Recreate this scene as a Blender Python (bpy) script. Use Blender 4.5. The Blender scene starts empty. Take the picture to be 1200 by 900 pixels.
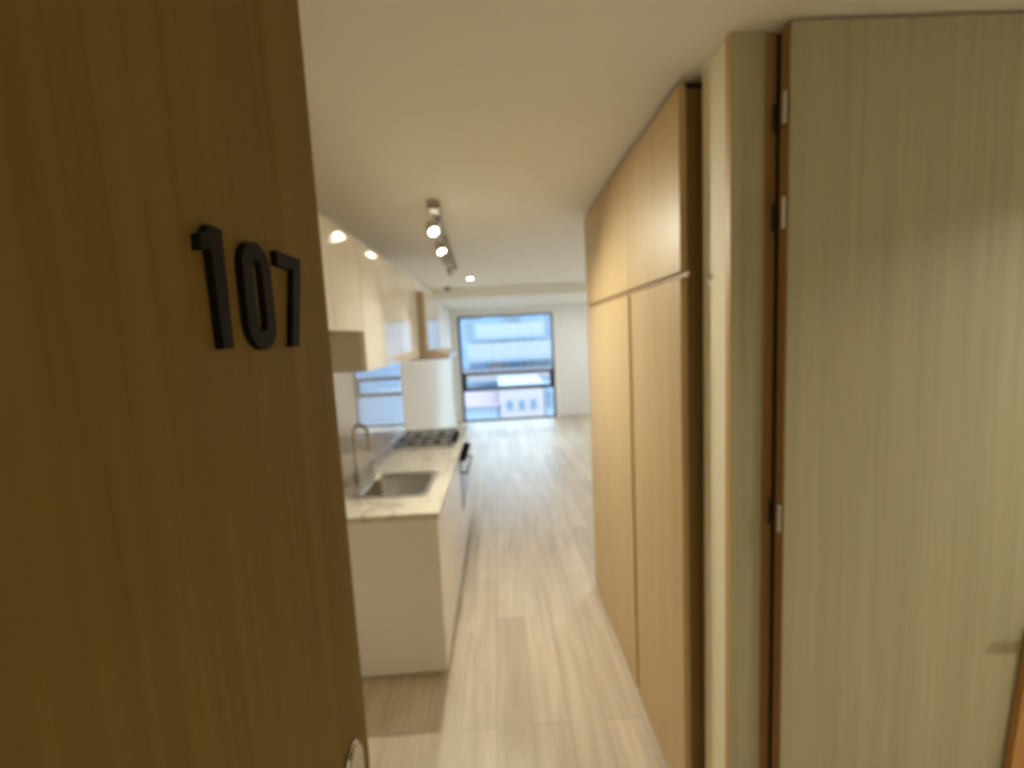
import bpy, bmesh, math, random
from mathutils import Vector, Matrix

random.seed(7)
scene = bpy.context.scene
COL = scene.collection
PI = math.pi

# ------------------------------------------------------------------ camera
CAM_H = 1.70
F_PX = 520.0
cam_d = bpy.data.cameras.new('camera')
cam = bpy.data.objects.new('camera', cam_d)
COL.objects.link(cam)
cam_d.sensor_fit = 'HORIZONTAL'
cam_d.sensor_width = 36.0
cam_d.lens = 36.0 * F_PX / 1200.0
cam_d.clip_start = 0.02
cam_d.clip_end = 400
rx = Vector((0.99829693, -0.02899588, -0.05062098))
up = Vector((0.05341474, 0.10545321, 0.99298866))
fw = Vector((0.02345444, 0.99400144, -0.10682243))
M = Matrix((rx, up, -fw)).transposed().to_4x4()
M.translation = Vector((0, 0, CAM_H))
cam.matrix_world = M
# the phone missed its focus: it focused a hand's breadth in front of the lens
cam_d.dof.use_dof = True
cam_d.dof.focus_distance = 0.17
cam_d.dof.aperture_fstop = (cam_d.lens / 1000.0) / 0.0021
scene.camera = cam

# ------------------------------------------------------------------ light and exposure
scene.view_settings.view_transform = 'Standard'
scene.view_settings.look = 'None'
scene.view_settings.gamma = 1.0
scene.view_settings.use_curve_mapping = False
scene.view_settings.exposure = 0.34
scene.cycles.max_bounces = 16
scene.cycles.diffuse_bounces = 10

SKY_STRENGTH = 10.5
SKY_COLOR = (0.66, 0.84, 1.0)
SUN_ENERGY = 0.6
TRACK_WATTS = 16.5
TRACK_COLOR = (1.0, 0.95, 0.76)
DOWNLIGHT_WATTS = 1.5
ENTRY_WATTS = 12.0
ENTRY_COLOR = (1.0, 0.97, 0.74)
LANDING_FILL_WATTS = 4.0
ROOM_FILL_WATTS = 14.0

world = bpy.data.worlds.new('sky')
scene.world = world
world.use_nodes = True
wn = world.node_tree.nodes
bgn = wn.get('Background')
bgn.inputs['Color'].default_value = (*SKY_COLOR, 1)
bgn.inputs['Strength'].default_value = SKY_STRENGTH

sun_d = bpy.data.lights.new('sun', 'SUN')
sun_d.energy = SUN_ENERGY
sun_d.angle = 0.2
sun_d.color = (1.0, 0.97, 0.93)
sun = bpy.data.objects.new('sun', sun_d)
COL.objects.link(sun)
sun.rotation_euler = (math.radians(42), 0, math.radians(-25))   # from behind the flat, onto the facades opposite


def area_light(name, loc, size, watts, color, rot=(0, 0, 0), spread=PI):
    d = bpy.data.lights.new(name, 'AREA')
    d.shape = 'DISK'
    d.size = size
    d.energy = watts
    d.color = color
    d.spread = spread
    o = bpy.data.objects.new(name, d)
    COL.objects.link(o)
    o.location = loc
    o.rotation_euler = rot
    return o


# daylight portal in the window opening (guides sampling only, adds no light)
pd = bpy.data.lights.new('window_portal', 'AREA')
pd.shape = 'RECTANGLE'
pd.size = 1.95
pd.size_y = 2.12
pd.cycles.is_portal = True
po = bpy.data.objects.new('window_portal', pd)
COL.objects.link(po)
po.location = (0.155, 9.20, 1.07)
po.rotation_euler = (math.radians(-90), 0, 0)

# ceiling downlight of the entry, and an unseen fill light added over the landing
area_light('entry_downlight_glow', (1.98, 0.12, 2.405), 0.12, ENTRY_WATTS, ENTRY_COLOR, spread=math.radians(140))
area_light('landing_fill', (-0.55, -0.95, 2.40), 0.3, LANDING_FILL_WATTS, (1.0, 0.86, 0.6))


# ------------------------------------------------------------------ materials
def new_mat(name):
    m = bpy.data.materials.new(name)
    m.use_nodes = True
    nt = m.node_tree
    return m, nt, nt.nodes, nt.links, nt.nodes['Principled BSDF']


def plain(name, color, rough=0.5, metal=0.0, spec=0.5, coat=0.0, noise=0.0, nscale=20.0):
    m, nt, n, l, b = new_mat(name)
    b.inputs['Base Color'].default_value = (*color, 1)
    b.inputs['Roughness'].default_value = rough
    b.inputs['Metallic'].default_value = metal
    b.inputs['Specular IOR Level'].default_value = spec
    b.inputs['Coat Weight'].default_value = coat
    b.inputs['Coat Roughness'].default_value = 0.04
    if noise > 0:
        tc = n.new('ShaderNodeTexCoord')
        nz = n.new('ShaderNodeTexNoise')
        nz.inputs['Scale'].default_value = nscale
        nz.inputs['Detail'].default_value = 4
        mx = n.new('ShaderNodeMix')
        mx.data_type = 'RGBA'
        mx.inputs[6].default_value = (*[c * (1 - noise) for c in color], 1)
        mx.inputs[7].default_value = (*[min(1, c * (1 + noise)) for c in color], 1)
        l.new(tc.outputs['Object'], nz.inputs['Vector'])
        l.new(nz.outputs['Fac'], mx.inputs[0])
        l.new(mx.outputs[2], b.inputs['Base Color'])
    return m


def wood(name, c1, c2, scale=(30, 30, 0.9), rough=0.42, fine=(160, 160, 2.5), coat=0.0, spec=0.5):
    """vertical grained veneer: noise stretched along the grain, broad figure and fine pores"""
    m, nt, n, l, b = new_mat(name)
    tc = n.new('ShaderNodeTexCoord')
    mp = n.new('ShaderNodeMapping')
    mp.inputs['Scale'].default_value = scale
    n1 = n.new('ShaderNodeTexNoise')
    n1.inputs['Scale'].default_value = 1.0
    n1.inputs['Detail'].default_value = 6
    n1.inputs['Distortion'].default_value = 0.4
    mp2 = n.new('ShaderNodeMapping')
    mp2.inputs['Scale'].default_value = fine
    n2 = n.new('ShaderNodeTexNoise')
    n2.inputs['Scale'].default_value = 1.0
    n2.inputs['Detail'].default_value = 3
    ad = n.new('ShaderNodeMath')
    ad.operation = 'MULTIPLY_ADD'
    ad.inputs[1].default_value = 0.45
    rp = n.new('ShaderNodeValToRGB')
    rp.color_ramp.elements[0].position = 0.42
    rp.color_ramp.elements[0].color = (*c1, 1)
    rp.color_ramp.elements[1].position = 1.0
    rp.color_ramp.elements[1].color = (*c2, 1)
    l.new(tc.outputs['Object'], mp.inputs['Vector'])
    l.new(tc.outputs['Object'], mp2.inputs['Vector'])
    l.new(mp.outputs['Vector'], n1.inputs['Vector'])
    l.new(mp2.outputs['Vector'], n2.inputs['Vector'])
    l.new(n2.outputs['Fac'], ad.inputs[0])
    l.new(n1.outputs['Fac'], ad.inputs[2])
    l.new(ad.outputs[0], rp.inputs['Fac'])
    l.new(rp.outputs['Color'], b.inputs['Base Color'])
    bp = n.new('ShaderNodeBump')
    bp.inputs['Strength'].default_value = 0.06
    bp.inputs['Distance'].default_value = 0.002
    l.new(n2.outputs['Fac'], bp.inputs['Height'])
    l.new(bp.outputs['Normal'], b.inputs['Normal'])
    b.inputs['Roughness'].default_value = rough
    b.inputs['Specular IOR Level'].default_value = spec
    b.inputs['Coat Weight'].default_value = coat
    b.inputs['Coat Roughness'].default_value = 0.15
    return m


def floor_mat():
    m, nt, n, l, b = new_mat('pale_plank_floor')
    tc = n.new('ShaderNodeTexCoord')
    mp = n.new('ShaderNodeMapping')
    mp.inputs['Rotation'].default_value = (0, 0, math.radians(90))
    br = n.new('ShaderNodeTexBrick')
    br.offset = 0.37
    br.offset_frequency = 2
    br.inputs['Scale'].default_value = 1.0
    br.inputs['Brick Width'].default_value = 1.2
    br.inputs['Row Height'].default_value = 0.16
    br.inputs['Mortar Size'].default_value = 0.0025
    br.inputs['Mortar Smooth'].default_value = 0.3
    br.inputs['Bias'].default_value = 0.0
    br.inputs['Color1'].default_value = (0.0, 0.0, 0.0, 1)
    br.inputs['Color2'].default_value = (1.0, 1.0, 1.0, 1)
    br.inputs['Mortar'].default_value = (0.5, 0.5, 0.5, 1)
    rp = n.new('ShaderNodeValToRGB')
    rp.color_ramp.elements[0].color = (0.55, 0.475, 0.38, 1)
    rp.color_ramp.elements[1].color = (0.68, 0.60, 0.49, 1)
    l.new(tc.outputs['Object'], mp.inputs['Vector'])
    l.new(mp.outputs['Vector'], br.inputs['Vector'])
    l.new(br.outputs['Color'], rp.inputs['Fac'])
    # grain along the plank (world Y)
    mp2 = n.new('ShaderNodeMapping')
    mp2.inputs['Scale'].default_value = (16, 1.1, 1)
    nz = n.new('ShaderNodeTexNoise')
    nz.inputs['Scale'].default_value = 1.4
    nz.inputs['Detail'].default_value = 7
    nz.inputs['Distortion'].default_value = 0.8
    l.new(tc.outputs['Object'], mp2.inputs['Vector'])
    l.new(mp2.outputs['Vector'], nz.inputs['Vector'])
    gr = n.new('ShaderNodeValToRGB')
    gr.color_ramp.elements[0].position = 0.30
    gr.color_ramp.elements[0].color = (0.82, 0.79, 0.76, 1)
    gr.color_ramp.elements[1].position = 0.68
    gr.color_ramp.elements[1].color = (1.08, 1.07, 1.05, 1)
    l.new(nz.outputs['Fac'], gr.inputs['Fac'])
    mx = n.new('ShaderNodeMix')
    mx.data_type = 'RGBA'
    mx.blend_type = 'MULTIPLY'
    mx.inputs[0].default_value = 1.0
    l.new(rp.outputs['Color'], mx.inputs[6])
    l.new(gr.outputs['Color'], mx.inputs[7])
    jm = n.new('ShaderNodeMix')
    jm.data_type = 'RGBA'
    jm.inputs[7].default_value = (0.40, 0.34, 0.27, 1)
    l.new(br.outputs['Fac'], jm.inputs[0])
    l.new(mx.outputs[2], jm.inputs[6])
    l.new(jm.outputs[2], b.inputs['Base Color'])
    b.inputs['Roughness'].default_value = 0.38
    return m


def marble_mat():
    m, nt, n, l, b = new_mat('white_veined_stone')
    tc = n.new('ShaderNodeTexCoord')
    nz = n.new('ShaderNodeTexNoise')
    nz.inputs['Scale'].default_value = 3.2
    nz.inputs['Detail'].default_value = 8
    nz.inputs['Distortion'].default_value = 1.6
    rp = n.new('ShaderNodeValToRGB')
    e = rp.color_ramp.elements
    e[0].position = 0.0
    e[0].color = (0.70, 0.66, 0.56, 1)
    e[1].position = 1.0
    e[1].color = (0.70, 0.66, 0.56, 1)
    a = e.new(0.46); a.color = (0.70, 0.66, 0.56, 1)
    a = e.new(0.50); a.color = (0.46, 0.41, 0.35, 1)
    a = e.new(0.54); a.color = (0.70, 0.66, 0.56, 1)
    l.new(tc.outputs['Object'], nz.inputs['Vector'])
    l.new(nz.outputs['Fac'], rp.inputs['Fac'])
    l.new(rp.outputs['Color'], b.inputs['Base Color'])
    b.inputs['Roughness'].default_value = 0.22
    return m


def pane_mat():
    m, nt, n, l, b = new_mat('clear_pane')
    n.remove(b)
    out = n['Material Output']
    tr = n.new('ShaderNodeBsdfTransparent')
    tr.inputs['Color'].default_value = (0.93, 0.97, 0.98, 1)
    gl = n.new('ShaderNodeBsdfGlossy')
    gl.inputs['Roughness'].default_value = 0.01
    fr = n.new('ShaderNodeFresnel')
    fr.inputs['IOR'].default_value = 1.35
    mx = n.new('ShaderNodeMixShader')
    l.new(fr.outputs['Fac'], mx.inputs['Fac'])
    l.new(tr.outputs['BSDF'], mx.inputs[1])
    l.new(gl.outputs['BSDF'], mx.inputs[2])
    l.new(mx.outputs['Shader'], out.inputs['Surface'])
    return m


def brick_mat(name, c1, c2, mortar, sc=4.0):
    m, nt, n, l, b = new_mat(name)
    tc = n.new('ShaderNodeTexCoord')
    mp = n.new('ShaderNodeMapping')
    mp.inputs['Rotation'].default_value = (math.radians(90), 0, 0)
    br = n.new('ShaderNodeTexBrick')
    br.inputs['Scale'].default_value = sc
    br.inputs['Color1'].default_value = (*c1, 1)
    br.inputs['Color2'].default_value = (*c2, 1)
    br.inputs['Mortar'].default_value = (*mortar, 1)
    l.new(tc.outputs['Object'], mp.inputs['Vector'])
    l.new(mp.outputs['Vector'], br.inputs['Vector'])
    l.new(br.outputs['Color'], b.inputs['Base Color'])
    b.inputs['Roughness'].default_value = 0.85
    return m


def lamp_mat(name, color, strength):
    m, nt, n, l, b = new_mat(name)
    b.inputs['Base Color'].default_value = (0.9, 0.9, 0.85, 1)
    b.inputs['Emission Color'].default_value = (*color, 1)
    b.inputs['Emission Strength'].default_value = strength
    return m


WALL = plain('warm_white_paint', (0.80, 0.78, 0.72), 0.65, noise=0.02, nscale=6)
WALLFAR = plain('cool_white_paint', (0.82, 0.82, 0.81), 0.65, noise=0.02, nscale=6)
CREAM = plain('cream_wall_tone', (0.86, 0.79, 0.60), 0.65, noise=0.02, nscale=6)  # yellower than the other walls, on the wall end only
CEIL = plain('ceiling_paint', (0.86, 0.84, 0.78), 0.75, noise=0.015, nscale=5)
WOOD_ENTRY = wood('entry_door_oak', (0.160, 0.098, 0.025), (0.220, 0.139, 0.039), (28, 28, 0.9), rough=0.65, spec=0.18)
WOOD_WARD = wood('wardrobe_oak_laminate', (0.49, 0.335, 0.150), (0.60, 0.435, 0.215), (34, 34, 0.8), rough=0.42)
WOOD_PALE = wood('pale_oak_veneer', (0.355, 0.325, 0.215), (0.48, 0.445, 0.315), (36, 36, 0.7), rough=0.36, coat=0.25)
WOOD_EDGE = wood('oak_edge_band', (0.30, 0.165, 0.055), (0.40, 0.225, 0.085), (40, 40, 1.2), rough=0.5)
WOOD_LIP = wood('lit_oak_edge_band', (0.46, 0.29, 0.13), (0.58, 0.38, 0.18), (40, 40, 1.2), rough=0.5)  # edge oak lightened to paint in the warm track light
WOOD_SHADED = wood('shaded_oak_board', (0.27, 0.165, 0.05), (0.36, 0.23, 0.08), (30, 30, 1.0), rough=0.5)  # oak darkened to paint in the shade on the wardrobe side
WOOD_ORANGE = wood('orange_brown_board', (0.40, 0.19, 0.055), (0.52, 0.26, 0.08), (30, 30, 1.0), rough=0.45)
FLOOR = floor_mat()
MARBLE = marble_mat()
SPLASH = plain('glossy_pale_splashback', (0.62, 0.59, 0.54), 0.03, spec=0.9, coat=1.0)
GLOSS = plain('gloss_white_lacquer', (0.88, 0.865, 0.80), 0.07, spec=0.4)
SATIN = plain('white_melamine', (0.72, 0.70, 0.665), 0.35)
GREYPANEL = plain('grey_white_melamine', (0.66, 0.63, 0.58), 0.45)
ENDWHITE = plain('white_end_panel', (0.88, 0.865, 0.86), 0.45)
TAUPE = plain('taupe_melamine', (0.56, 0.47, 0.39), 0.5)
STEEL = plain('brushed_steel', (0.60, 0.58, 0.54), 0.28, metal=1.0, noise=0.06, nscale=60)
CHROME = plain('chrome', (0.50, 0.48, 0.44), 0.16, metal=1.0)
BLACKM = plain('matte_black_metal', (0.010, 0.009, 0.007), 0.6, spec=0.12)
IRON = plain('cast_iron', (0.03, 0.028, 0.025), 0.6)
BLACKG = plain('black_oven_glass', (0.012, 0.012, 0.013), 0.06)
DARKGAP = plain('gap_shade', (0.05, 0.035, 0.02), 0.8)  # shade of the narrow gaps, put into a dark colour
FRAME = plain('dark_window_aluminium', (0.035, 0.045, 0.06), 0.4)
REVEAL = plain('white_reveal_paint', (0.86, 0.86, 0.85), 0.6)
PANE = pane_mat()
LAMPWHITE = plain('lamp_white_enamel', (0.62, 0.58, 0.52), 0.4)
LAMPRAIL = plain('track_grey_enamel', (0.34, 0.31, 0.26), 0.45)
BULB = lamp_mat('warm_bulb', (1.0, 0.88, 0.62), 30.0)
DARKPLASTIC = plain('grey_plastic', (0.20, 0.19, 0.17), 0.5)
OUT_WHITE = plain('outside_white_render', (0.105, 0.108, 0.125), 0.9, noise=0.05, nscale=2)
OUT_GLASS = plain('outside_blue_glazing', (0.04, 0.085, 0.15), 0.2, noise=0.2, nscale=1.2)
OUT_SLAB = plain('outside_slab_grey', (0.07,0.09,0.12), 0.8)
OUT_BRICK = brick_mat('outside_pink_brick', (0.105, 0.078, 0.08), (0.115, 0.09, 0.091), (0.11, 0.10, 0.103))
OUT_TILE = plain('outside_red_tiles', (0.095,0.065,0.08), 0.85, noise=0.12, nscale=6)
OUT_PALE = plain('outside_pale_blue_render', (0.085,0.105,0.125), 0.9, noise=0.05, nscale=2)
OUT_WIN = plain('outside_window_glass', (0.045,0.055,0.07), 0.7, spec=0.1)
ASPHALT = plain('street_asphalt', (0.16, 0.16, 0.17), 0.9, noise=0.1, nscale=3)


# ------------------------------------------------------------------ mesh helpers
class MB:
    def __init__(self):
        self.bm = bmesh.new()

    def box(self, x0, x1, y0, y1, z0, z1, bev=0.0, rot=None, pivot=None):
        r = bmesh.ops.create_cube(self.bm, size=1.0)
        vs = r['verts']
        c = Vector(((x0 + x1) / 2, (y0 + y1) / 2, (z0 + z1) / 2))
        for v in vs:
            v.co = Vector((v.co.x * (x1 - x0), v.co.y * (y1 - y0), v.co.z * (z1 - z0))) + c
        if bev > 0:
            es = list({e for v in vs for e in v.link_edges})
            res = bmesh.ops.bevel(self.bm, geom=es, offset=bev, segments=2, affect='EDGES', profile=0.5)
            vs = res['verts'] if rot is None else list({v for f in res['faces'] for v in f.verts} | {v for v in vs if v.is_valid})
        if rot is not None:
            p = pivot if pivot is not None else c
            for v in vs:
                v.co = rot @ (v.co - p) + p
        return self

    def cyl(self, p0, p1, r0, r1=None, seg=24, cap=True):
        p0, p1 = Vector(p0), Vector(p1)
        d = p1 - p0
        q = Vector((0, 0, 1)).rotation_difference(d.normalized()).to_matrix().to_4x4()
        mat = Matrix.Translation((p0 + p1) / 2) @ q
        bmesh.ops.create_cone(self.bm, cap_ends=cap, cap_tris=False, segments=seg, radius1=r0,
                              radius2=r0 if r1 is None else r1, depth=d.length, matrix=mat)
        return self

    def sphere(self, c, r, seg=20, sc=(1, 1, 1)):
        mat = Matrix.Translation(c) @ Matrix.Diagonal((*sc, 1))
        bmesh.ops.create_uvsphere(self.bm, u_segments=seg, v_segments=seg // 2, radius=r, matrix=mat)
        return self

    def tube(self, pts, r, seg=14):
        pts = [Vector(p) for p in pts]
        rings = []
        ref = Vector((0.3, 0.5, 0.81)).normalized()
        for i, p in enumerate(pts):
            t = (pts[min(i + 1, len(pts) - 1)] - pts[max(i - 1, 0)]).normalized()
            a = t.cross(ref).normalized()
            b = t.cross(a).normalized()
            rr = r[i] if isinstance(r, (list, tuple)) else r
            rings.append([self.bm.verts.new(p + a * math.cos(2 * PI * k / seg) * rr + b * math.sin(2 * PI * k / seg) * rr)
                          for k in range(seg)])
        for i in range(len(rings) - 1):
            for k in range(seg):
                self.bm.faces.new((rings[i][k], rings[i][(k + 1) % seg], rings[i + 1][(k + 1) % seg], rings[i + 1][k]))
        self.bm.faces.new(rings[0][::-1])
        self.bm.faces.new(rings[-1])
        return self

    def prism(self, loop, axis, a0, a1, holes=()):
        """extrude a 2D outline along an axis ('x','y','z'); holes bridge an inner outline of the same length"""
        def P(u, v, a):
            return {'x': (a, u, v), 'y': (u, a, v), 'z': (u, v, a)}[axis]
        nv = self.bm.verts.new
        A = [nv(P(u, v, a0)) for u, v in loop]
        B = [nv(P(u, v, a1)) for u, v in loop]
        N = len(loop)
        for i in range(N):
            j = (i + 1) % N
            self.bm.faces.new((A[i], A[j], B[j], B[i]))
        if holes:
            h = holes[0]
            A2 = [nv(P(u, v, a0)) for u, v in h]
            B2 = [nv(P(u, v, a1)) for u, v in h]
            for i in range(N):
                j = (i + 1) % N
                self.bm.faces.new((A2[i], A2[j], B2[j], B2[i]))
                self.bm.faces.new((A[i], A[j], A2[j], A2[i]))
                self.bm.faces.new((B[i], B[j], B2[j], B2[i]))
        else:
            self.bm.faces.new(A)
            self.bm.faces.new(B)
        return self

    def build(self, name, mat, parent=None, smooth=False):
        bmesh.ops.recalc_face_normals(self.bm, faces=self.bm.faces[:])
        me = bpy.data.meshes.new(name)
        if parent is not None:
            off = world_loc(parent)
            for v in self.bm.verts:
                v.co -= off
        else:
            # origin at the middle of the base, so that the thing turns about its own foot
            xs = [v.co.x for v in self.bm.verts]; ys = [v.co.y for v in self.bm.verts]; zs = [v.co.z for v in self.bm.verts]
            off = Vector(((min(xs) + max(xs)) / 2, (min(ys) + max(ys)) / 2, min(zs)))
            for v in self.bm.verts:
                v.co -= off
        self.bm.to_mesh(me)
        self.bm.free()
        if smooth:
            for p in me.polygons:
                p.use_smooth = True
            me.set_sharp_from_angle(angle=math.radians(35))
        me.materials.append(mat)
        o = bpy.data.objects.new(name, me)
        COL.objects.link(o)
        if parent is not None:
            o.parent = parent
        else:
            o.location = off
        return o


def world_loc(o):
    v = Vector(o.location)
    while o.parent:
        o = o.parent
        v += Vector(o.location)
    return v


def box(name, mat, x0, x1, y0, y1, z0, z1, parent=None, bev=0.0):
    return MB().box(x0, x1, y0, y1, z0, z1, bev).build(name, mat, parent)


def tag(o, label, cat, group=None):
    o['label'] = label
    o['category'] = cat
    if group:
        o['group'] = group
    return o


def thing(name, loc, label, cat, group=None):
    o = bpy.data.objects.new(name, None)
    o.empty_display_size = 0.1
    COL.objects.link(o)
    o.location = loc
    return tag(o, label, cat, group)


def struct(o, label=None, cat=None):
    o['kind'] = 'structure'
    if label:
        o['label'] = label
    if cat:
        o['category'] = cat
    return o


def rrect(x0, x1, y0, y1, r, n=6):
    pts = []
    for cx, cy, a in ((x1 - r, y1 - r, 0), (x0 + r, y1 - r, 90), (x0 + r, y0 + r, 180), (x1 - r, y0 + r, 270)):
        for k in range(n + 1):
            t = math.radians(a + 90 * k / n)
            pts.append((cx + r * math.cos(t), cy + r * math.sin(t)))
    return pts


# ------------------------------------------------------------------ the room shell
CH = 2.43          # ceiling height
LX = -0.95         # left wall
FY = 8.97          # window wall
struct(box('floor', FLOOR, -1.2, 2.6, -1.75, FY + 0.25, -0.12, 0.0),
       'pale greyish wood plank floor running from the entry to the tall window', 'floor')
struct(box('ceiling', CEIL, -1.2, 2.6, -1.75, FY + 0.25, CH, CH + 0.12),
       'plain warm white ceiling over kitchen, passage and room', 'ceiling')
struct(box('wall_left', WALL, LX - 0.12, LX, -0.2, FY, 0.0, CH),
       'white wall on the left behind the kitchen run and beyond it', 'wall')
# window wall around the opening
WX0, WX1, WZ = -0.82, 1.13, 2.14
m = MB()
m.box(LX - 0.12, WX0, FY, FY + 0.2, 0, CH)
m.box(WX1, 2.45, FY, FY + 0.2, 0, CH)
m.box(WX0, WX1, FY, FY + 0.2, WZ, CH)
struct(m.build('wall_far', WALLFAR), 'light grey-white end wall around the tall window', 'wall')
# soffit in front of the window wall
struct(box('ceiling_soffit', CEIL, LX, 2.3, 6.55, FY, 2.285, CH), 'lowered ceiling strip in front of the window wall', 'ceiling')
struct(box('wall_right', WALL, 2.3, 2.42, 2.85, FY, 0.0, CH), 'right wall of the room beyond the wardrobe', 'wall')
m = MB()
m.box(1.19, 2.3, 2.76, 2.85, 0, CH)
m.box(1.19, 1.29, 1.343, 2.76, 0, CH)
struct(m.build('wall_wardrobe', WALL), 'wall behind the wardrobe', 'wall')
struct(box('wall_return', CREAM, 0.622, 2.6, 1.206, 1.343, 0.0, CH),
       'narrow cream wall end between the wardrobe and the pale wooden door', 'wall')
# entry alcove and the landing behind the viewer
struct(box('wall_alcove', WALL, 2.5, 2.6, -0.2, 1.206, 0.0, CH))
m = MB()
m.box(LX, -0.345, -0.2, -0.1, 0, CH)
m.box(0.62, 0.72, -1.65, -0.95, 0, CH)
struct(m.build('wall_entry', WALL))
m = MB()
m.box(-1.2, 2.6, -1.75, -1.65, 0, CH)
m.box(-1.2, -1.1, -1.65, -0.2, 0, CH)
m.box(2.5, 2.6, -1.65, -0.2, 0, CH)
struct(m.build('wall_landing', WALL))
# skirting boards
struct(box('baseboard_far', GREYPANEL, 1.20, 2.3, FY - 0.012, FY, 0.0, 0.05), 'low grey skirting right of the window', 'skirting board')
struct(box('baseboard_left', WALL, LX, LX + 0.012, 4.2, FY, 0.0, 0.05), 'low white skirting on the left wall beyond the kitchen', 'skirting board')

# ------------------------------------------------------------------ the tall window
win = thing('window_1', (0.155, FY + 0.06, 0), 'tall dark framed window reaching the floor at the far end', 'window')
win['kind'] = 'structure'
yA, yB = FY + 0.03, FY + 0.09
m = MB()
m.box(WX0, WX0 + 0.055, yA, yB, 0.0, WZ)
m.box(WX1 - 0.075, WX1 - 0.035, yA, yB, 0.0, WZ)
m.box(WX0 + 0.055, WX1 - 0.075, yA, yB, WZ - 0.035, WZ)
m.box(WX0 + 0.055, WX1 - 0.075, yA, yB, 0.0, 0.035)
m.build('window_frame', FRAME, win)
m = MB()
m.box(WX0 + 0.055, WX1 - 0.075, yA, yB, 0.945, 1.01)
m.box(WX0 + 0.055, WX1 - 0.075, yA, yB, 0.62, 0.695)
m.box(WX0 + 0.055, WX0 + 0.12, yA, yB, 0.695, 0.945)
m.box(WX1 - 0.14, WX1 - 0.075, yA, yB, 0.695, 0.945)
m.build('sash_frame', FRAME, win)
box('upper_pane', PANE, WX0 + 0.055, WX1 - 0.075, FY + 0.055, FY + 0.061, 1.01, WZ - 0.035, win)
box('sash_pane', PANE, WX0 + 0.12, WX1 - 0.14, FY + 0.055, FY + 0.061, 0.695, 0.945, win)
box('lower_pane', PANE, WX0 + 0.055, WX1 - 0.075, FY + 0.055, FY + 0.061, 0.035, 0.62, win)
m = MB()
m.box(WX1 - 0.035, WX1, FY - 0.008, FY + 0.12, 0.0, WZ)
m.box(WX1, WX1 + 0.06, FY - 0.008, FY, 0.0, WZ + 0.06)
m.box(WX0 - 0.06, WX1, FY - 0.008, FY, WZ, WZ + 0.06)
m.build('window_casing', REVEAL, win)

# ------------------------------------------------------------------ entry door with the number
DX = -0.295
DTOP = 2.40
ed = thing('door_1', (DX - 0.02, 0.345, 0.006), 'brown oak entry door standing open with black numerals 107', 'door')
ed['kind'] = 'structure'
box('door_leaf', WOOD_ENTRY, DX - 0.042, DX, -0.09, 0.789, 0.006, DTOP, ed, bev=0.002)


def digit(name, loops, hole=None):
    loops = [(y + 0.004, z) for y, z in loops]
    hole = [(y + 0.004, z) for y, z in hole] if hole else None
    mb = MB()
    if hole:
        mb.prism(loops, 'x', DX, DX + 0.009, holes=(hole,))
    else:
        mb.prism(loops, 'x', DX, DX + 0.009)
    o = mb.build(name, BLACKM, ed)
    return o


d = digit('numeral', [(0.4665, 1.702), (0.4855, 1.702), (0.4875, 1.8275), (0.468, 1.8275), (0.459, 1.818), (0.4505, 1.815), (0.4495, 1.799),
                      (0.4655, 1.803)])
d['label'] = 'black numeral 1'


def stadium(y0, y1, z0, z1, slant=0.0, n=10):
    r = (y1 - y0) / 2
    cy = (y0 + y1) / 2
    pts = []
    for k in range(n + 1):
        t = PI * k / n
        pts.append((cy + r * math.cos(t), z1 - r + r * math.sin(t)))
    for k in range(n + 1):
        t = PI + PI * k / n
        pts.append((cy + r * math.cos(t), z0 + r + r * math.sin(t)))
    return pts


d = digit('numeral', stadium(0.519, 0.5825, 1.699, 1.8275), stadium(0.5405, 0.5615, 1.7205, 1.806))
d['label'] = 'black numeral 0'
d = digit('numeral', [(0.6215, 1.701), (0.6425, 1.701), (0.6705, 1.808), (0.6725, 1.8275), (0.603, 1.8275), (0.603, 1.8085), (0.6475, 1.8085)])
d['label'] = 'black numeral 7'
# lever handle on a long rounded plate near the free edge
m = MB()
m.prism(stadium(0.662, 0.734, 0.74, 1.016), 'x', DX, DX + 0.010)
bmesh.ops.bevel(m.bm, geom=[e for e in m.bm.edges if all(abs(v.co.x - DX - 0.010) < 1e-6 for v in e.verts)], offset=0.005, segments=3, affect='EDGES')
m.build('handle_plate', CHROME, ed, smooth=True)
hy, hz = 0.700, 0.84
m = MB()
m.tube([(DX + 0.008, hy, hz), (DX + 0.040, hy, hz), (DX + 0.050, hy - 0.004, hz), (DX + 0.054, hy - 0.016, hz), (DX + 0.054, hy - 0.12, hz)],
       [0.010, 0.010, 0.010, 0.010, 0.009])
m.build('door_lever', STEEL, ed, smooth=True)
for z in (0.25, 1.2, 2.15):
    m = MB()
    m.cyl((DX + 0.003, -0.092, z - 0.05), (DX + 0.003, -0.092, z + 0.05), 0.006)
    m.build('hinge', STEEL, ed)

# ------------------------------------------------------------------ right: jamb panel and pale door
jp = thing('trim_1', (0.66, 1.19, 0), 'pale oak jamb panel between cream wall end and hinged door', 'door jamb')
jp['kind'] = 'structure'
box('jamb_panel', WOOD_PALE, 0.6235, 0.707, 1.180, 1.205, 0.0, CH, jp)
box('edge_band', WOOD_LIP, 0.619, 0.6235, 1.180, 1.205, 0.0, CH, jp)
box('jamb_rebate', WOOD_EDGE, 0.707, 0.743, 1.190, 1.205, 0.0, CH, jp)
box('jamb_gap_shade', DARKGAP, 0.743, 1.54, 1.196, 1.205, 0.0, CH, jp)  # dark sheet standing in for the shade behind the hinge gap

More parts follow.
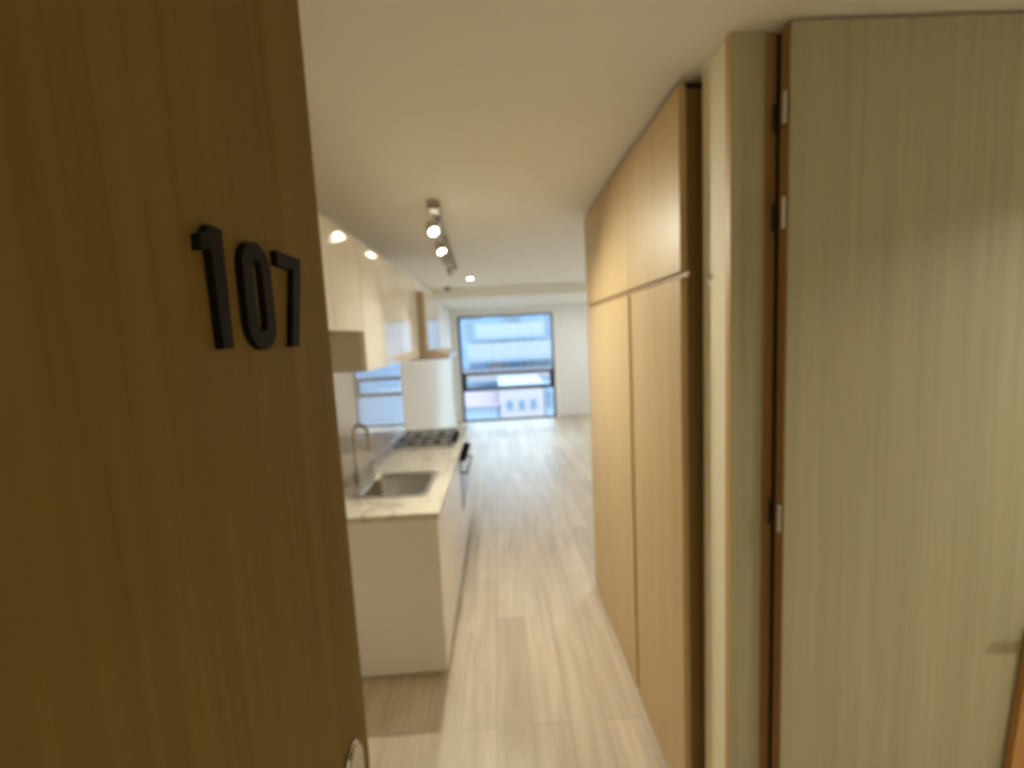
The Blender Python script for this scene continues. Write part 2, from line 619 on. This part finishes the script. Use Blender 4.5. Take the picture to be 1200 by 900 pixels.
d2 = thing('door_2', (1.11, 1.15, 0.006), 'pale oak door reaching the ceiling with hinges along its left edge', 'door')
d2['kind'] = 'structure'
D2X0, D2X1, D2Y = 0.7415, 1.525, 1.131
box('door_leaf', WOOD_PALE, D2X0, D2X1, D2Y, D2Y + 0.038, 0.006, 2.418, d2, bev=0.0015)
box('edge_band', WOOD_EDGE, D2X0 - 0.002, D2X0, D2Y + 0.002, D2Y + 0.036, 0.006, 2.416, d2)
for z in (2.222, 1.972, 1.172, 0.25):
    m = MB()
    m.cyl((0.7300, D2Y + 0.004, z - 0.036), (0.7300, D2Y + 0.004, z + 0.036), 0.0050, seg=16)
    for k in (-0.024, 0.0, 0.024):
        m.cyl((0.7300, D2Y + 0.004, z + k - 0.0015), (0.7300, D2Y + 0.004, z + k + 0.0015), 0.0055, seg=16)
    m.cyl((0.7300, D2Y + 0.004, z + 0.036), (0.7300, D2Y + 0.004, z + 0.041), 0.0050, 0.003, seg=16)
    h = m.build('hinge', STEEL, d2, smooth=True)
    m = MB()
    m.box(0.730, 0.742, 1.1870, 1.1900, z - 0.034, z + 0.034)
    m.build('hinge_leaf', STEEL, h)
lx, lz = 1.478, 0.842
m = MB()
m.cyl((lx, D2Y, lz), (lx, D2Y - 0.009, lz), 0.026, seg=32)
m.build('handle_rosette', STEEL, d2, smooth=True)
m = MB()
m.tube([(lx, D2Y - 0.008, lz), (lx, D2Y - 0.040, lz), (lx - 0.004, D2Y - 0.050, lz), (lx - 0.016, D2Y - 0.054, lz), (lx - 0.105, D2Y - 0.054, lz)],
       [0.010, 0.010, 0.010, 0.010, 0.009])
m.build('door_lever', STEEL, d2, smooth=True)

# orange-brown board leaning at the right edge of the view, in front of the pale door
bd = MB()
bd.prism([(1.369, 0.0), (1.569, 0.0), (1.637, 0.80), (1.437, 0.80)], 'y', 1.110, 1.128)
b = bd.build('wooden_board', WOOD_ORANGE)
tag(b, 'orange-brown wooden board leaning at the right edge below the door handle', 'board')

# ------------------------------------------------------------------ wardrobe
wd = thing('wardrobe', (0.87, 2.12, 0), 'long oak built-in wardrobe with tall doors below and short doors above', 'wardrobe')
WXF = 0.565
m = MB()
m.box(0.588, 1.185, 1.405, 2.835, 0.0, 2.412)
m.build('carcass', WOOD_SHADED, wd)
box('divider_shelf', WOOD_EDGE, 0.576, 0.588, 1.342, 2.835, 1.853, 1.867, wd)
for y0, y1 in ((1.374, 1.893), (1.928, 2.409), (2.412, 2.835)):
    dd = box('tall_door', WOOD_WARD, WXF, 0.587, y0, y1, 0.012, 1.849, wd, bev=0.0012)
    if y0 > 2.4:
        for z in (0.93, 0.70):
            MB().cyl((WXF, 2.46, z), (WXF - 0.002, 2.46, z), 0.006, seg=14).build('screw_cap', DARKPLASTIC, dd)
for y0, y1 in ((1.374, 1.910), (1.917, 2.407), (2.413, 2.835)):
    box('upper_door', WOOD_WARD, WXF, 0.587, y0, y1, 1.871, 2.410, wd, bev=0.0012)
box('top_gap_shade', DARKGAP, 0.592, 1.185, 1.405, 2.835, 2.412, CH - 0.001, wd)  # dark strip standing in for the shade between wardrobe and ceiling

# ------------------------------------------------------------------ kitchen: base units
CXF = -0.352       # door fronts
CTZ = 0.866
KY0, KY1 = 2.100, 4.175


def base_unit(name, y0, y1, label, ndoors, endpanel=False):
    t = thing(name, ((LX + CXF) / 2, (y0 + y1) / 2, 0), label, 'kitchen cabinet', 'white base units under the worktop')
    ya = y0 + (0.019 if endpanel else 0.001)
    box('carcass', SATIN, LX + 0.002, CXF - 0.020, ya, y1 - 0.001, 0.045, 0.834 if not name.startswith('sink') else 0.66, t)
    if endpanel:
        box('end_panel', ENDWHITE, LX + 0.002, CXF + 0.001, y0, y0 + 0.018, 0.03, 0.834, t, bev=0.001)
    box('plinth', SATIN, LX + 0.002, CXF - 0.030, ya + 0.006, y1 - 0.001, 0.0, 0.044, t)
    w = (y1 - ya) / ndoors
    for k in range(ndoors):
        box('door', GLOSS, CXF - 0.019, CXF, ya + k * w + 0.0008, ya + (k + 1) * w - 0.0008, 0.032, 0.828, t, bev=0.0008)
    return t


base_unit('sink_cabinet', KY0, 2.93, 'white kitchen base unit under the sink with a grey end panel', 2, True)
base_unit('base_cabinet', 2.93, 3.33, 'narrow white kitchen base unit between sink unit and oven', 1)
base_unit('filler_cabinet', 3.96, KY1, 'narrow white kitchen unit past the oven at the far end', 1)

# oven below the hob
ov = thing('oven', (-0.65, 3.645, 0.045), 'built-in oven with black front and knobs under the gas hob', 'oven')
box('oven_body', STEEL, LX + 0.02, CXF - 0.02, 3.335, 3.955, 0.045, 0.834, ov)
box('oven_door', BLACKG, CXF - 0.020, CXF + 0.004, 3.340, 3.950, 0.37, 0.69, ov, bev=0.002)
box('control_panel', BLACKG, CXF - 0.020, CXF + 0.006, 3.340, 3.950, 0.695, 0.828, ov, bev=0.002)
box('lower_panel', GLOSS, CXF - 0.020, CXF + 0.001, 3.340, 3.950, 0.046, 0.366, ov, bev=0.002)
for y in (3.42, 3.53, 3.64, 3.75, 3.86):
    m = MB()
    m.cyl((CXF + 0.006, y, 0.765), (CXF + 0.014, y, 0.765), 0.026, seg=24)
    m.cyl((CXF + 0.014, y, 0.765), (CXF + 0.046, y, 0.765), 0.022, 0.019, seg=24)
    m.build('knob', BLACKM, ov, smooth=True)
m = MB()
m.tube([(CXF + 0.005, 3.40, 0.655), (CXF + 0.045, 3.40, 0.655), (CXF + 0.05, 3.405, 0.655), (CXF + 0.05, 3.885, 0.655), (CXF + 0.045, 3.89, 0.655),
        (CXF + 0.005, 3.89, 0.655)], 0.008)
m.build('oven_handle', BLACKM, ov, smooth=True)

# ------------------------------------------------------------------ worktop with a cut-out
SX0, SX1, SY0, SY1 = -0.845, -0.440, 2.345, 2.785
wt = MB()
z0, z1 = 0.836, CTZ
xs = [LX + 0.001, SX0 + 0.012, SX1 - 0.012, CXF + 0.012]
ys = [KY0 - 0.010, SY0 + 0.012, SY1 - 0.012, KY1 + 0.005]
g = {}
for zi, z in enumerate((z0, z1)):
    for i, xx in enumerate(xs):
        for j, yy in enumerate(ys):
            g[i, j, zi] = wt.bm.verts.new((xx, yy, z))
for i in range(3):
    for j in range(3):
        if (i, j) == (1, 1):
            continue
        for zi in (0, 1):
            wt.bm.faces.new((g[i, j, zi], g[i + 1, j, zi], g[i + 1, j + 1, zi], g[i, j + 1, zi]))
for i in range(3):
    for j in (0, 3):
        wt.bm.faces.new((g[i, j, 0], g[i + 1, j, 0], g[i + 1, j, 1], g[i, j, 1]))
for j in range(3):
    for i in (0, 3):
        wt.bm.faces.new((g[i, j, 0], g[i, j + 1, 0], g[i, j + 1, 1], g[i, j, 1]))
wt.bm.faces.new((g[1, 1, 0], g[2, 1, 0], g[2, 1, 1], g[1, 1, 1]))
wt.bm.faces.new((g[1, 2, 0], g[2, 2, 0], g[2, 2, 1], g[1, 2, 1]))
wt.bm.faces.new((g[1, 1, 0], g[1, 2, 0], g[1, 2, 1], g[1, 1, 1]))
wt.bm.faces.new((g[2, 1, 0], g[2, 2, 0], g[2, 2, 1], g[2, 1, 1]))
bmesh.ops.recalc_face_normals(wt.bm, faces=wt.bm.faces[:])
tag(wt.build('worktop', MARBLE), 'white veined stone worktop over the kitchen base units', 'worktop')

# sink
sk = thing('sink', ((SX0 + SX1) / 2, (SY0 + SY1) / 2, CTZ), 'rectangular stainless steel sink let into the worktop', 'sink')
m = MB()
outer = rrect(SX0 - 0.016, SX1 + 0.010, SY0 - 0.012, SY1 + 0.012, 0.05)
inner = rrect(SX0 + 0.020, SX1 - 0.020, SY0 + 0.020, SY1 - 0.020, 0.055)
m.prism(outer, 'z', CTZ + 0.0003, CTZ + 0.004, holes=(inner,))
m.build('sink_rim', STEEL, sk)
m = MB()
loops = []
for (ins, z, r) in ((0.020, CTZ + 0.002, 0.055), (0.024, CTZ - 0.03, 0.055), (0.030, CTZ - 0.13, 0.055), (0.045, CTZ - 0.165, 0.05), (0.075, CTZ - 0.175, 0.04)):
    loops.append([m.bm.verts.new((x, y, z)) for x, y in rrect(SX0 + ins, SX1 - ins, SY0 + ins, SY1 - ins, r)])
for a, b_ in zip(loops, loops[1:]):
    for i in range(len(a)):
        j = (i + 1) % len(a)
        m.bm.faces.new((a[i], a[j], b_[j], b_[i]))
m.bm.faces.new(loops[-1])
bowl = m.build('sink_bowl', STEEL, sk, smooth=True)
sm = bowl.modifiers.new('thickness', 'SOLIDIFY')
sm.thickness = 0.0012
sm.offset = 0.0
m = MB()
cx, cy = (SX0 + SX1) / 2 - 0.02, (SY0 + SY1) / 2
m.cyl((cx, cy, CTZ - 0.1740), (cx, cy, CTZ - 0.1715), 0.036, seg=28)
m.cyl((cx, cy, CTZ - 0.1715), (cx, cy, CTZ - 0.168), 0.030, 0.022, seg=28)
m.build('drain', CHROME, sk, smooth=True)

# faucet
fx, fy = -0.898, 2.62
ft = thing('faucet', (fx, fy, CTZ), 'tall chrome gooseneck faucet behind the sink', 'faucet')
m = MB()
m.cyl((fx, fy, CTZ + 0.0005), (fx, fy, CTZ + 0.012), 0.027, 0.024)
m.cyl((fx, fy, CTZ + 0.012), (fx, fy, CTZ + 0.075), 0.019, 0.017)
m.build('faucet_base', CHROME, ft, smooth=True)
dv = Vector((0.86, -0.5, 0)).normalized()
R_ = 0.062
top = CTZ + 0.30
pts = [Vector((fx, fy, CTZ + 0.07)), Vector((fx, fy, CTZ + 0.18)), Vector((fx, fy, top))]
for k in range(1, 13):
    t = PI * k / 12
    pts.append(Vector((fx, fy, top)) + dv * (R_ - R_ * math.cos(t)) + Vector((0, 0, R_ * math.sin(t))))
pts.append(pts[-1] + Vector((0, 0, -0.05)))
m = MB()
m.tube(pts, 0.011)
m.build('spout', CHROME, ft, smooth=True)
m = MB()
m.cyl(pts[-1] + Vector((0, 0, 0.01)), pts[-1] + Vector((0, 0, -0.035)), 0.0145)
m.build('spray_head', CHROME, ft, smooth=True)
m = MB()
m.tube([(fx, fy - 0.012, CTZ + 0.05), (fx, fy - 0.035, CTZ + 0.052), (fx + 0.01, fy - 0.09, CTZ + 0.075)], [0.009, 0.008, 0.006])
m.build('mixer_lever', CHROME, ft, smooth=True)
# soap dispenser
sd = thing('soap_dispenser', (-0.885, 2.865, CTZ), 'small chrome soap dispenser on the worktop beyond the faucet', 'soap dispenser')
m = MB()
m.cyl((-0.885, 2.865, CTZ + 0.0005), (-0.885, 2.865, CTZ + 0.008), 0.020, 0.018)
m.cyl((-0.885, 2.865, CTZ + 0.008), (-0.885, 2.865, CTZ + 0.045), 0.011)
m.build('dispenser_base', CHROME, sd, smooth=True)
m = MB()
m.tube([(-0.885, 2.865, CTZ + 0.045), (-0.885, 2.865, CTZ + 0.06), (-0.875, 2.86, CTZ + 0.066), (-0.84, 2.845, CTZ + 0.062)], 0.006)
m.build('pump_spout', CHROME, sd, smooth=True)

# gas hob
hb = thing('gas_hob', (-0.635, 3.70, CTZ), 'stainless four burner gas hob with black grates set in the worktop', 'cooktop')
HX0, HX1, HY0, HY1 = -0.885, -0.385, 3.415, 3.985
m = MB()
m.prism(rrect(HX0, HX1, HY0, HY1, 0.02), 'z', CTZ + 0.0005, CTZ + 0.007)
m.build('hob_plate', STEEL, hb)
HCX, HCY = (HX0 + HX1) / 2, (HY0 + HY1) / 2
for sx in (-1, 1):
    for sy in (-1, 1):
        bx, by = HCX + sx * 0.105 - 0.015, HCY + sy * 0.145
        r = 0.045 if sx * sy > 0 else 0.036
        m = MB()
        m.cyl((bx, by, CTZ + 0.007), (bx, by, CTZ + 0.016), r, r * 0.92)
        bn = m.build('burner', STEEL, hb, smooth=True)
        m = MB()
        m.cyl((bx, by, CTZ + 0.016), (bx, by, CTZ + 0.024), r * 0.78, r * 0.7)
        m.build('burner_cap', IRON, bn, smooth=True)
for sy in (-1, 1):
    y0, y1 = (HY0 + 0.02, HCY - 0.006) if sy < 0 else (HCY + 0.006, HY1 - 0.02)
    x0, x1 = HX0 + 0.02, HX1 - 0.05
    zt = CTZ + 0.030
    m = MB()
    for y in (y0, y1):
        m.box(x0, x1, y - 0.004, y + 0.004, zt - 0.010, zt)
    for x in (x0, x1, (x0 + x1) / 2):
        m.box(x - 0.004, x + 0.004, y0, y1, zt - 0.010, zt)
    for sx in (-1, 1):
        cxg = HCX - 0.015 + sx * 0.105
        ym = (y0 + y1) / 2
        for (dx, dy) in ((1, 0), (-1, 0), (0, 1), (0, -1)):
            ax, ay = cxg + dx * 0.022, ym + dy * 0.022
            bx = cxg + dx * (x1 - x0) / 4 if dx else cxg
            by = (y1 if dy > 0 else y0) if dy else ym
            m.box(min(ax, bx) - 0.0035, max(ax, bx) + 0.0035, min(ay, by) - 0.0035, max(ay, by) + 0.0035, zt - 0.008, zt + 0.002)
    for x in (x0, x1):
        for y in (y0, y1):
            m.box(x - 0.005, x + 0.005, y - 0.005, y + 0.005, CTZ + 0.0075, zt)
    m.build('grate', IRON, hb)
for k in range(4):
    y = HY0 + 0.13 + k * 0.10
    m = MB()
    m.cyl((HX1 - 0.024, y, CTZ + 0.007), (HX1 - 0.024, y, CTZ + 0.028), 0.016, 0.014)
    m.build('hob_knob', BLACKM, hb, smooth=True)

# polished splashback on the wall
tag(box('splashback', SPLASH, LX + 0.0005, LX + 0.008, 2.05, KY1, CTZ + 0.0005, 1.572),
    'polished pale splashback behind hob and faucet mirroring the window', 'splashback')

# ------------------------------------------------------------------ wall units
UXF = -0.612
UTOP = 2.160


def wall_unit(name, y0, y1, z0, label, ndoors, xf=UXF, doormat=None, sidemat=None, top=UTOP):
    t = thing(name, ((LX + xf) / 2, (y0 + y1) / 2, z0), label, 'wall cabinet', 'wall cabinets above the worktop')
    box('carcass', sidemat or SATIN, LX + 0.001, xf - 0.020, y0, y1 - 0.001, z0, top, t)
    w = (y1 - y0) / ndoors
    for k in range(ndoors):
        box('door', doormat or GLOSS, xf - 0.0195, xf, y0 + k * w + 0.0012, y0 + (k + 1) * w - 0.0022, z0, top, t, bev=0.0012)
    return t


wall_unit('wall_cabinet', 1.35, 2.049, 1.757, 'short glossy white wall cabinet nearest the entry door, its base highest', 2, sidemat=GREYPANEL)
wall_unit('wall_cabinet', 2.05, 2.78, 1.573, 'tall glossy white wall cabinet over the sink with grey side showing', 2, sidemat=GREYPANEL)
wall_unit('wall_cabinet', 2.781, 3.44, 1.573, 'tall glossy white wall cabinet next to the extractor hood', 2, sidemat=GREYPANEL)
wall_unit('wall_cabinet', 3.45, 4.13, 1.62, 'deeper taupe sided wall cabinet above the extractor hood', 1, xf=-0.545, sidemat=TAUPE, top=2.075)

# slim extractor hood
hd = thing('extractor_hood', (-0.68, 3.79, 1.55), 'slim extractor hood visor under the far wall cabinet above the hob', 'extractor hood')
m = MB()
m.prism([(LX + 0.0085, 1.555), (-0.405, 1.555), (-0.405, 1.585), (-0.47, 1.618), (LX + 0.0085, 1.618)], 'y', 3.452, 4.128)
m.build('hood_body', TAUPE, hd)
box('hood_visor', STEEL, -0.405, -0.398, 3.452, 4.128, 1.553, 1.587, hd, bev=0.001)
box('filter', STEEL, -0.90, -0.45, 3.50, 4.08, 1.5495, 1.5545, hd)

# ------------------------------------------------------------------ ceiling lights
tr = thing('track_light', (-0.357, 3.55, CH), 'ceiling track light rail with swivelling spot heads over the kitchen edge', 'track light')
ra, rb = Vector((-0.310, 2.47, 0)), Vector((-0.405, 4.64, 0))
ang = math.atan2(-(rb.x - ra.x), rb.y - ra.y)
mid = (ra + rb) / 2
L = (rb - ra).length
m = MB()
m.box(mid.x - 0.018, mid.x + 0.018, mid.y - L / 2, mid.y + L / 2, CH - 0.032, CH - 0.0005, bev=0.0, rot=Matrix.Rotation(ang, 3, 'Z'), pivot=mid)
m.build('rail', LAMPRAIL, tr)
m = MB()
m.box(ra.x - 0.03, ra.x + 0.03, ra.y - 0.05, ra.y + 0.09, CH - 0.045, CH - 0.0005, bev=0.003)
m.build('power_box', LAMPRAIL, tr)
heads = [(2.66, Vector((0.42, -0.56, -0.78)), True), (3.20, Vector((0.38, -0.28, -0.88)), True),
         (3.75, Vector((0.45, -0.15, -0.85)), False), (4.30, Vector((0.3, 0.1, -0.9)), False)]
for i, (y, dr, lit) in enumerate(heads):
    dr = dr.normalized()
    x = ra.x + (rb.x - ra.x) * (y - ra.y) / (rb.y - ra.y)
    piv = Vector((x - 0.042, y, CH - 0.078))
    m = MB()
    m.tube([(x, y, CH - 0.034), (x, y, CH - 0.050), (x - 0.012, y, CH - 0.064), (x - 0.042, y, CH - 0.078)], 0.006)
    m.cyl((x, y, CH - 0.032), (x, y, CH - 0.042), 0.018)
    m.build('stem', LAMPRAIL, tr, smooth=True)
    a, bb = piv - dr * 0.035, piv + dr * 0.045
    m = MB()
    m.cyl(a, a + dr * 0.014, 0.017, 0.027)
    m.cyl(a + dr * 0.014, bb, 0.027, 0.030)
    hd_ = m.build('spot_head', LAMPWHITE, tr, smooth=True)
    m = MB()
    m.cyl(bb + dr * 0.0003, bb + dr * 0.003, 0.026)
    m.build('lens', BULB if lit else LAMPWHITE, hd_)
    ld = bpy.data.lights.new('spot_lamp', 'SPOT')
    ld.energy = TRACK_WATTS * (4.2, 2.2, 0.2, 0.2)[i]
    ld.color = TRACK_COLOR
    ld.spot_size = math.radians(118)
    ld.spot_blend = 1.0
    ld.shadow_soft_size = 0.012
    lo = bpy.data.objects.new('spot_lamp', ld)
    COL.objects.link(lo)
    lo.parent = tr
    lo.location = bb + dr * 0.035 - world_loc(tr)
    lo.rotation_euler = dr.to_track_quat('-Z', 'Y').to_euler()

dl = thing('downlight', (-0.314, 5.536, CH), 'small round recessed downlight in the ceiling beyond the track', 'downlight', 'recessed ceiling downlights')
m = MB()
ring_o = [(-0.314 + 0.048 * math.cos(2 * PI * k / 28), 5.536 + 0.048 * math.sin(2 * PI * k / 28)) for k in range(28)]
ring_i = [(-0.314 + 0.036 * math.cos(2 * PI * k / 28), 5.536 + 0.036 * math.sin(2 * PI * k / 28)) for k in range(28)]
m.prism(ring_o, 'z', CH - 0.006, CH - 0.0004, holes=(ring_i,))
m.build('trim_ring', LAMPWHITE, dl)
m = MB()
m.cyl((-0.314, 5.536, CH - 0.004), (-0.314, 5.536, CH - 0.0004), 0.0355, seg=28)
m.build('lens', BULB, dl)
area_light('downlight_glow', (-0.314, 5.536, CH - 0.012), 0.07, DOWNLIGHT_WATTS, (1.0, 0.82, 0.62))

sdt = thing('smoke_detector', (-0.69, 6.42, CH), 'small round grey smoke detector on the ceiling by the lowered strip', 'smoke detector')
m = MB()
m.cyl((-0.69, 6.42, CH - 0.0005), (-0.69, 6.42, CH - 0.016), 0.052, 0.050, seg=28)
m.build('detector_base', DARKPLASTIC, sdt, smooth=True)
m = MB()
m.cyl((-0.69, 6.42, CH - 0.016), (-0.69, 6.42, CH - 0.036), 0.042, 0.030, seg=28)
m.build('detector_cap', DARKPLASTIC, sdt, smooth=True)

# two unseen fill lamps added behind the wardrobe corner to brighten the far room
for k, (x, y, zc) in enumerate(((1.72, 4.4, CH), (1.90, 7.5, 2.285))):
    rl = thing('downlight', (x, y, zc), ('added unseen fill lamp round the corner just behind the wardrobe',
                                         'added unseen fill lamp in the lowered ceiling strip by the window wall')[k], 'downlight', 'recessed ceiling downlights')
    m = MB()
    m.cyl((x, y, zc - 0.010), (x, y, zc - 0.0005), 0.07, seg=28)
    m.build('trim_ring', LAMPWHITE, rl)
    area_light('room_fill_glow', (x, y, zc - 0.02), 0.12, ROOM_FILL_WATTS, (0.97, 0.98, 1.0))

# entry downlight fitting (its light is set at the top)
el = thing('entry_downlight', (1.98, 0.12, CH), 'round recessed downlight in the ceiling of the entry', 'downlight', 'recessed ceiling downlights')
m = MB()
m.cyl((1.98, 0.12, CH - 0.014), (1.98, 0.12, CH - 0.0005), 0.075, seg=28)
m.build('trim_ring', LAMPWHITE, el)

# ------------------------------------------------------------------ across the street
GZ = -11.0
struct(box('ground_street', ASPHALT, -70, 70, 10.0, 120, GZ - 0.2, GZ), 'asphalt street below the window', 'street')
# tall office building with white balcony bands
ob = thing('office_building', (0, 50, GZ), 'tall pale blue office building with white balcony bands seen through the window', 'building')
S = 45 / 520.0


def zz(py, Y=45.0):
    return CAM_H + (399 - py) * Y / 520.0


def xx(px, Y=45.0):
    return (px - 582) * Y / 520.0


m = MB()
m.box(-22, 22, 45.6, 58, GZ, 16)
m.build('glazed_wall', OUT_GLASS, ob)
bands = [(352, 364, -16, 12), (384, 399, xx(556), xx(634)), (405, 424, xx(545), xx(645)), (436, 447, xx(530), xx(655)), (460, 474, -16, 12)]
for (p0, p1, bx0, bx1) in bands:
    bal = MB()
    bal.box(bx0, bx1, 44.0, 44.25, zz(p1), zz(p0), bev=0.03)
    bo = bal.build('balcony_parapet', OUT_BRICK if p0 == 436 else OUT_WHITE, ob)
    box('balcony_slab', OUT_SLAB, bx0 - 0.3, bx1 + 0.3, 44.0, 45.6, zz(p1) - 0.28, zz(p1) - 0.01, bo)
for px0, px1, p0, p1 in ((537, 560, 366, 378), (595, 606, 366, 384), (540, 548, 382, 399), (570, 585, 428, 436), (612, 640, 426, 436)):
    box('window_panel', OUT_PALE if px0 != 570 else OUT_BRICK, xx(px0), xx(px1), 45.45, 45.6, zz(p1), zz(p0), ob)
for px in (590, 606, 548, 640):
    box('facade_mullion', OUT_WHITE, xx(px) - 0.12, xx(px) + 0.12, 45.4, 45.6, zz(436), zz(362), ob)

Y2 = 24.0
bb_ = thing('brick_building', (xx(604, Y2), 26.5, GZ), 'low pinkish brick house opposite, in the lower window pane', 'building')
box('brick_wall', OUT_BRICK, xx(579, Y2), xx(631, Y2), Y2, Y2 + 5, GZ, zz(457, Y2), bb_)
box('roof_coping', OUT_WHITE, xx(578, Y2), xx(632, Y2), Y2 - 0.08, Y2 + 5, zz(457, Y2) + 0.002, zz(455, Y2), bb_)
for px in (586, 600, 614):
    w_ = box('house_window', OUT_PALE, xx(px, Y2), xx(px + 9, Y2), Y2 - 0.04, Y2 - 0.001, zz(487, Y2), zz(473, Y2), bb_)
    box('pane', OUT_WIN, xx(px + 1.2, Y2), xx(px + 7.8, Y2), Y2 - 0.05, Y2 - 0.041, zz(486, Y2), zz(474.5, Y2), w_)
lb = thing('tiled_house', (xx(555, Y2), 26.8, GZ), 'pale house with a reddish tiled roof left of the brick house', 'building')
box('house_wall', OUT_PALE, -3.6, xx(577, Y2), Y2 + 0.3, Y2 + 4, GZ, zz(478, Y2), lb)
m = MB()
m.prism([(Y2 - 0.2, zz(480, Y2)), (Y2 + 0.1, zz(480, Y2)), (Y2 + 2.2, zz(470, Y2)), (Y2 + 4.2, zz(479, Y2)), (Y2 + 4.2, zz(477, Y2)), (Y2 + 2.2, zz(467.5, Y2)), (Y2 - 0.2, zz(478, Y2))],
        'x', -3.8, xx(578, Y2) - 0.02)
m.build('tiled_roof', OUT_TILE, lb)
gb = thing('grey_annex', (xx(646, Y2), 26.8, GZ), 'blue-grey annex right of the brick house, low in the window', 'building')
box('annex_wall', OUT_SLAB, xx(632.5, Y2), 6.0, Y2 + 0.3, Y2 + 4, GZ, zz(462, Y2), gb)
for px in (636, 643):
    box('annex_window', OUT_WIN, xx(px, Y2), xx(px + 4, Y2), Y2 + 0.26, Y2 + 0.299, zz(486, Y2), zz(466, Y2), gb)
